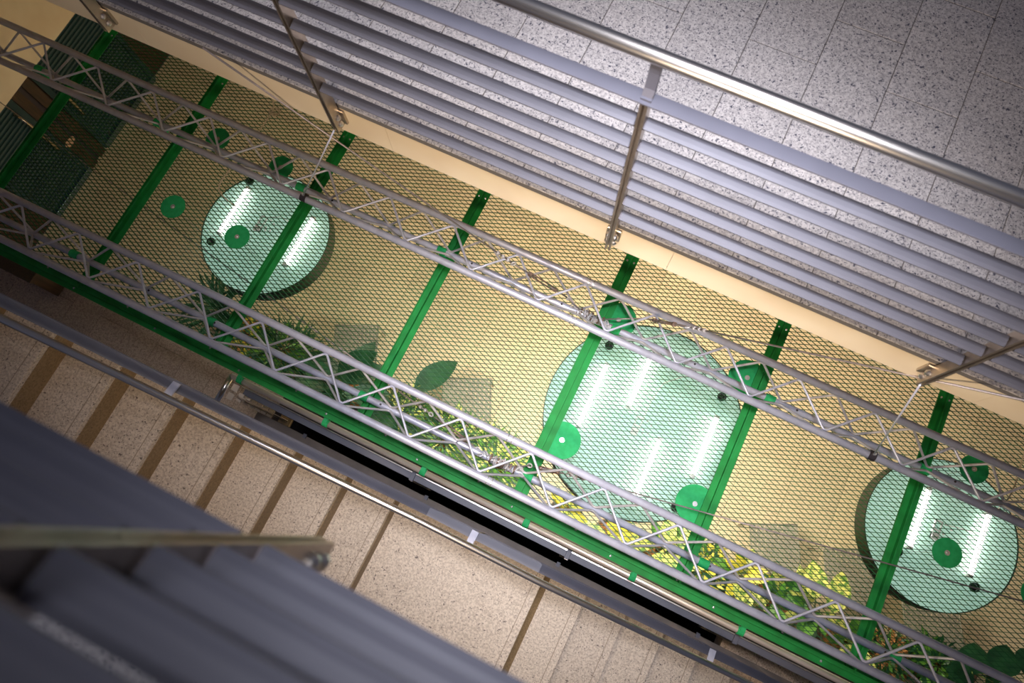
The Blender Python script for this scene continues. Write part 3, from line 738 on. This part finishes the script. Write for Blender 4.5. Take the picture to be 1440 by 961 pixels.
# ------------------------------------------------------------------ perforated square tables on the ground floor
def perforated(t, cx, cy, zt, s, n=11, rot=0.0):
    """square sheet with n x n real holes"""
    mb = MB(); c = s / n; h = c * 0.30
    R2 = Matrix.Rotation(rot, 3, 'Z')
    def P_(x, y, zz): return V((cx, cy, 0)) + R2 @ V((x, y, 0)) + V((0, 0, zz))
    for i in range(n):
        for j in range(n):
            x = -s / 2 + (i + .5) * c; y = -s / 2 + (j + .5) * c
            o = [(x - c / 2, y - c / 2), (x + c / 2, y - c / 2), (x + c / 2, y + c / 2), (x - c / 2, y + c / 2)]
            q = [(x - h / 2, y - h / 2), (x + h / 2, y - h / 2), (x + h / 2, y + h / 2), (x - h / 2, y + h / 2)]
            vs = [P_(a, b, zt) for a, b in o] + [P_(a, b, zt) for a, b in q] + [P_(a, b, zt - 0.004) for a, b in q]
            fs = [(k, (k + 1) % 4, 4 + (k + 1) % 4, 4 + k) for k in range(4)] + [(4 + k, 4 + (k + 1) % 4, 8 + (k + 1) % 4, 8 + k) for k in range(4)]
            mb.poly(vs, fs)
    part(mb, 'table_top', M['perf'], t)
    fr = MB()
    for k in range(4):
        a = k * math.pi / 2
        p = R2 @ V((s / 2 * (1 if k in (0, 3) else -1), s / 2 * (1 if k < 2 else -1), 0)) + V((cx, cy, 0))
        r = R2 @ V((s / 2 * (1 if (k + 1) % 4 in (0, 3) else -1), s / 2 * (1 if (k + 1) % 4 < 2 else -1), 0)) + V((cx, cy, 0))
        fr.tube([(p.x, p.y, zt), (r.x, r.y, zt)], 0.009, 6)
        part(MB().tube([(p.x, p.y, zt), (p.x, p.y, 0.0)], 0.010, 8), 'leg', M['perf'], t)
    part(fr, 'edge_frame', M['perf'], t)
def stool(px, py, label, s=0.52, rot=0.44):
    hgt = 0.48; p = at(px, py, H - hgt)
    t = root('perforated_table', (p.x, p.y, 0), label, 'table', 'perforated square tables under the canopy')
    perforated(t, p.x, p.y, hgt, s, rot=rot)
stool(656, 566, 'grey perforated square table beside the large dark leaf', 0.60)
stool(1312, 880, 'grey perforated square table under the right lamp', 0.62)
stool(500, 487, 'grey perforated square table left of the large dark leaf', 0.55)
stool(1090, 772, 'grey perforated square table right of the large lamp', 0.55)
stool(1200, 812, 'grey perforated square table behind the two pale broad leaves', 0.62)

# ------------------------------------------------------------------ plants
def leaf_mesh(name, L, W, m, curl=0.15, fold=0.12, n=7, tip=1.0):
    """a leaf lying along +X from its stalk end: two halves folded on the midrib, arching down"""
    mb = MB(); vs = []; fs = []
    for i in range(n + 1):
        u = i / n; w_ = W / 2 * (math.sin(math.pi * min(1, u ** 0.85 * 0.98 + 0.02)) ** 0.8) * (1 if tip == 1 else (1 - u * 0.3))
        x = L * u; zz = L * curl * (0.35 - (u - 0.35) ** 2 * 2.2)
        vs += [(x, w_, zz + w_ * fold), (x, 0, zz - 0.002), (x, -w_, zz + w_ * fold)]
    for i in range(n):
        a = 3 * i
        fs += [(a, a + 3, a + 4, a + 1), (a + 1, a + 4, a + 5, a + 2)]
    mb.poly(vs, fs, True)
    me = mb.mesh(name); me.materials.append(m); return me
LEAF = {
    'broad': leaf_mesh('leaf', 0.46, 0.20, M['leaf_lime']),
    'broad_y': leaf_mesh('leaf', 0.36, 0.15, M['leaf_yellow']),
    'broad_m': leaf_mesh('leaf', 0.34, 0.15, M['leaf_mid']),
    'ficus': leaf_mesh('leaf', 0.62, 0.30, M['leaf_dark'], 0.10, 0.10),
    'round': leaf_mesh('leaf', 0.34, 0.30, M['leaf_dark'], 0.10, 0.06),
    'strap': leaf_mesh('leaf', 0.62, 0.045, M['leaf_dark'], 0.35, 0.25, 8),
    'small': leaf_mesh('leaf', 0.15, 0.055, M['leaf_mid'], 0.2, 0.15, 4),
    'small_y': leaf_mesh('leaf', 0.13, 0.06, M['leaf_lime'], 0.2, 0.15, 4),
}
def plant(px, py, Dtop, label, kinds, n, spread, el=(10, 60), stems=3, scale=(0.8, 1.15), name='potted_plant', group=None, bark=True, az=None, potr=0.19):
    p = at(px, py, Dtop); hgt = H - Dtop
    t = root(name, (p.x, p.y, 0), label, 'plant', group)
    ph = 0.42
    pot = part(MB().lathe((p.x, p.y, 0), [(potr * .72, 0), (potr * .95, ph * .9), (potr, ph * .9), (potr, ph), (potr * .88, ph), (potr * .86, ph - .05)], 24, cap=False), 'pot', M['pot'], t)
    part(MB().lathe((p.x, p.y, ph - 0.06), [(potr * .87, 0), (potr * .6, 0.03), (0.01, 0.035)], 16, cap=False), 'soil', M['bark'], t)
    tops = []
    for k in range(stems):
        a = random.uniform(0, 6.28); r = random.uniform(0.02, spread * 0.5)
        top = V((p.x + math.cos(a) * r, p.y + math.sin(a) * r, hgt * random.uniform(.92, 1.0)))
        mid = V((p.x + math.cos(a) * r * .3, p.y + math.sin(a) * r * .3, (ph + hgt) / 2))
        part(MB().tube([(p.x, p.y, ph - 0.05), mid, top], [0.013, 0.010, 0.006], 6), 'stem', M['stem'], t)
        tops.append((V((p.x, p.y, ph - 0.05)), mid, top))
    for k in range(n):
        kd = random.choice(kinds); me = LEAF[kd]
        a0, b0, c0 = tops[k % stems]
        u = random.uniform(0.45, 1.0)
        pos = b0.lerp(c0, (u - .45) / .55)
        A_ = math.radians(random.uniform(*az)) if az else random.uniform(0, 2 * math.pi)
        E_ = math.radians(random.uniform(*el))
        rot = Matrix.Rotation(A_, 4, 'Z') @ Matrix.Rotation(-E_, 4, 'Y') @ Matrix.Rotation(math.radians(random.uniform(-18, 18)), 4, 'X')
        out = V((math.cos(A_), math.sin(A_), 0)) * random.uniform(0.02, spread * 0.4)
        sc = random.uniform(*scale)
        o = bpy.data.objects.new('leaf', me); COL.objects.link(o); o.parent = t
        o.matrix_local = Matrix.Translation(pos + out - t.location) @ rot @ Matrix.Scale(sc, 4)
    return t
def bushy(px, py, Dtop, label, leaf_m, n, R, leafL=0.13, leafW=0.035, up=0.4):
    """fine foliage nobody could count, as one stuff part"""
    p = at(px, py, Dtop); hgt = H - Dtop
    t = root('leafy_bush', (p.x, p.y, 0), label, 'plant')
    part(MB().lathe((p.x, p.y, 0), [(.16, 0), (.21, .38), (.23, .38), (.23, .42), (.2, .42), (.2, .37)], 24, cap=False), 'pot', M['pot'], t)
    part(MB().lathe((p.x, p.y, 0.37), [(.2, 0), (.12, .03), (0.01, .035)], 16, cap=False), 'soil', M['bark'], t)
    st = MB()
    for k in range(7):
        a = k * 0.9
        st.tube([(p.x, p.y, 0.36), (p.x + math.cos(a) * R * .5, p.y + math.sin(a) * R * .4, hgt * .8)], 0.007, 5)
    part(st, 'stems', M['stem'], t, kind='stuff')
    for mi, mm in enumerate(leaf_m):
        mb = MB()
        for k in range(n // len(leaf_m)):
            a = random.uniform(0, 6.28); e = math.acos(random.uniform(-0.1, 1)); rr = R * random.uniform(.25, 1)
            c = V((p.x + rr * math.sin(e) * math.cos(a), p.y + rr * .8 * math.sin(e) * math.sin(a), hgt - R * .7 + R * .8 * math.cos(e)))
            A_ = a + random.uniform(-.9, .9); E_ = random.uniform(-0.5, up)
            d = V((math.cos(A_) * math.cos(E_), math.sin(A_) * math.cos(E_), math.sin(E_)))
            s = d.cross(V((random.uniform(-.4, .4), random.uniform(-.4, .4), 1))).normalized(); L = leafL * random.uniform(.7, 1.3)
            mb.poly([c, c + d * L * .5 + s * leafW * .5, c + d * L, c + d * L * .5 - s * leafW * .5], [(0, 1, 2, 3)])
        part(mb, 'foliage', mm, t, kind='stuff')
    return t
# left: dark spiky strap-leaved plant
plant(305, 432, 8.25, 'dark spiky strap-leaved plant below the left lamp', ['strap'], 42, 0.10, (12, 60), 2, (0.75, 1.1), name='strap_leaved_plant')
bushy(345, 468, 8.5, 'yellow-flecked low bush beside the spiky plant', [M['leaf_mid'], M['leaf_yellow'], M['bark']], 420, 0.34)
bushy(395, 492, 8.4, 'green bush with thin blades, left of the large dark leaves', [M['leaf_mid'], M['leaf_dark']], 420, 0.40, 0.24, 0.028)
plant(468, 528, 7.9, 'large dark rubber plant with leaves hidden behind the truss', ['ficus'], 9, 0.16, (5, 40), 2, (0.75, 1.0), name='rubber_plant')
rp = plant(540, 560, 7.75, 'rubber plant reaching one big dark leaf over the floor', ['ficus'], 5, 0.12, (5, 30), 2, (0.6, 0.85), name='rubber_plant', az=(150, 330))
# the single big leaf seen clear of the truss
a = at(583, 548, 7.6); b = at(643, 506, 7.55)
d = (b - a); ln = d.length
o = bpy.data.objects.new('leaf', LEAF['ficus']); COL.objects.link(o); o.parent = rp
o.matrix_local = Matrix.Translation(a - rp.location) @ Matrix.Rotation(math.atan2(d.y, d.x), 4, 'Z') @ Matrix.Scale(ln / 0.62, 4)
o['label'] = 'big dark oval leaf lying clear of the truss'
part(MB().tube([rp.location + V((0, 0, 1.3)), a + V((0, 0, 0.02)), a.lerp(b, 0.15)], 0.007, 6), 'stem', M['stem'], rp)
bushy(560, 590, 8.3, 'feathery green bush left of the first perforated table', [M['leaf_mid'], M['leaf_lime'], M['leaf_dark']], 800, 0.42, 0.20, 0.022)
bushy(622, 622, 8.25, 'feathery green bush under the splice of the near truss', [M['leaf_mid'], M['leaf_mid'], M['leaf_dark'], M['leaf_lime']], 900, 0.46, 0.20, 0.024)
bushy(690, 650, 8.35, 'feathery green bush left of the large lamp', [M['leaf_mid'], M['leaf_mid'], M['leaf_lime']], 700, 0.40, 0.20, 0.03)
plant(800, 715, 8.35, 'orange and yellow leaved plant below the large lamp', ['broad_y', 'small_y', 'broad'], 20, 0.20, (10, 50), 3, (0.6, 0.9))
plant(865, 752, 8.2, 'lime green broad-leaved plant below the large lamp, left one', ['broad', 'broad_y'], 16, 0.20, (0, 40), 3, (0.7, 1.0))
plant(940, 775, 8.15, 'bright lime broad-leaved plant below the large lamp, right one', ['broad', 'broad', 'broad_m'], 16, 0.22, (0, 35), 3, (0.7, 1.0))
bushy(985, 800, 8.5, 'green bush between the lime plants', [M['leaf_mid'], M['leaf_yellow'], M['leaf_dark']], 500, 0.36, 0.13, 0.05)
plant(1045, 815, 8.2, 'yellow-green broad-leaved plant right of the large lamp', ['broad', 'broad_m', 'broad_y'], 18, 0.24, (0, 45), 3, (0.6, 0.85))
plant(1100, 838, 8.3, 'mid green broad-leaved plant before the two pale leaves', ['broad_m', 'broad', 'broad_m'], 18, 0.24, (0, 45), 3, (0.6, 0.9))
cal = plant(1150, 862, 8.25, 'plant with two tall pale patterned leaves, left of the right lamp', ['broad', 'broad_m'], 14, 0.22, (5, 40), 3, (0.7, 0.95), az=(120, 330))
for (x0, y0, x1, y1, sc) in ((1146, 842, 1148, 788, .27), (1170, 862, 1190, 804, .28)):
    a = at(x0, y0, 7.95); b = at(x1, y1, 7.9); d = b - a
    o = bpy.data.objects.new('leaf', LEAF['broad']); COL.objects.link(o); o.parent = cal
    o.matrix_local = Matrix.Translation(a - cal.location) @ Matrix.Rotation(math.atan2(d.y, d.x), 4, 'Z') @ Matrix.Diagonal((d.length / .46, 1.25, 1, 1))
    part(MB().tube([cal.location + V((0, 0, 1.0)), a + V((0, 0, 0.02)), a.lerp(b, .1)], 0.006, 6), 'stem', M['stem'], cal)
plant(1200, 905, 8.5, 'low green plant at the foot of the crossbeam beside the right lamp', ['broad_m', 'small_y', 'broad'], 16, 0.22, (0, 45), 3, (0.6, 0.85))
bushy(1250, 922, 8.6, 'dark rusty-tipped bush below the right lamp', [M['leaf_dark'], M['leaf_mid'], M['bark']], 420, 0.34, 0.12, 0.04)
rl = plant(1400, 955, 8.3, 'dark plant with round leaves in the lower right corner', ['round'], 4, 0.26, (0, 25), 3, (0.8, 1.1), name='round_leaved_plant', az=(200, 340))
for x0, y0, x1, y1 in ((1366, 948, 1374, 905), (1404, 950, 1420, 908), (1440, 948, 1462, 915)):
    a = at(x0, y0, 8.0); b = at(x1, y1, 7.97); d = b - a
    o = bpy.data.objects.new('leaf', LEAF['round']); COL.objects.link(o); o.parent = rl
    o.matrix_local = Matrix.Translation(a - rl.location) @ Matrix.Rotation(math.atan2(d.y, d.x), 4, 'Z') @ Matrix.Diagonal((d.length / .34, 1.15, 1, 1))
    part(MB().tube([rl.location + V((0, 0, 0.9)), a + V((0, 0, 0.02)), a.lerp(b, .1)], 0.006, 6), 'stem', M['stem'], rl)
bushy(1320, 935, 8.6, 'dim low bush left of the round-leaved plant', [M['leaf_dark'], M['leaf_mid']], 350, 0.32, 0.12, 0.04)
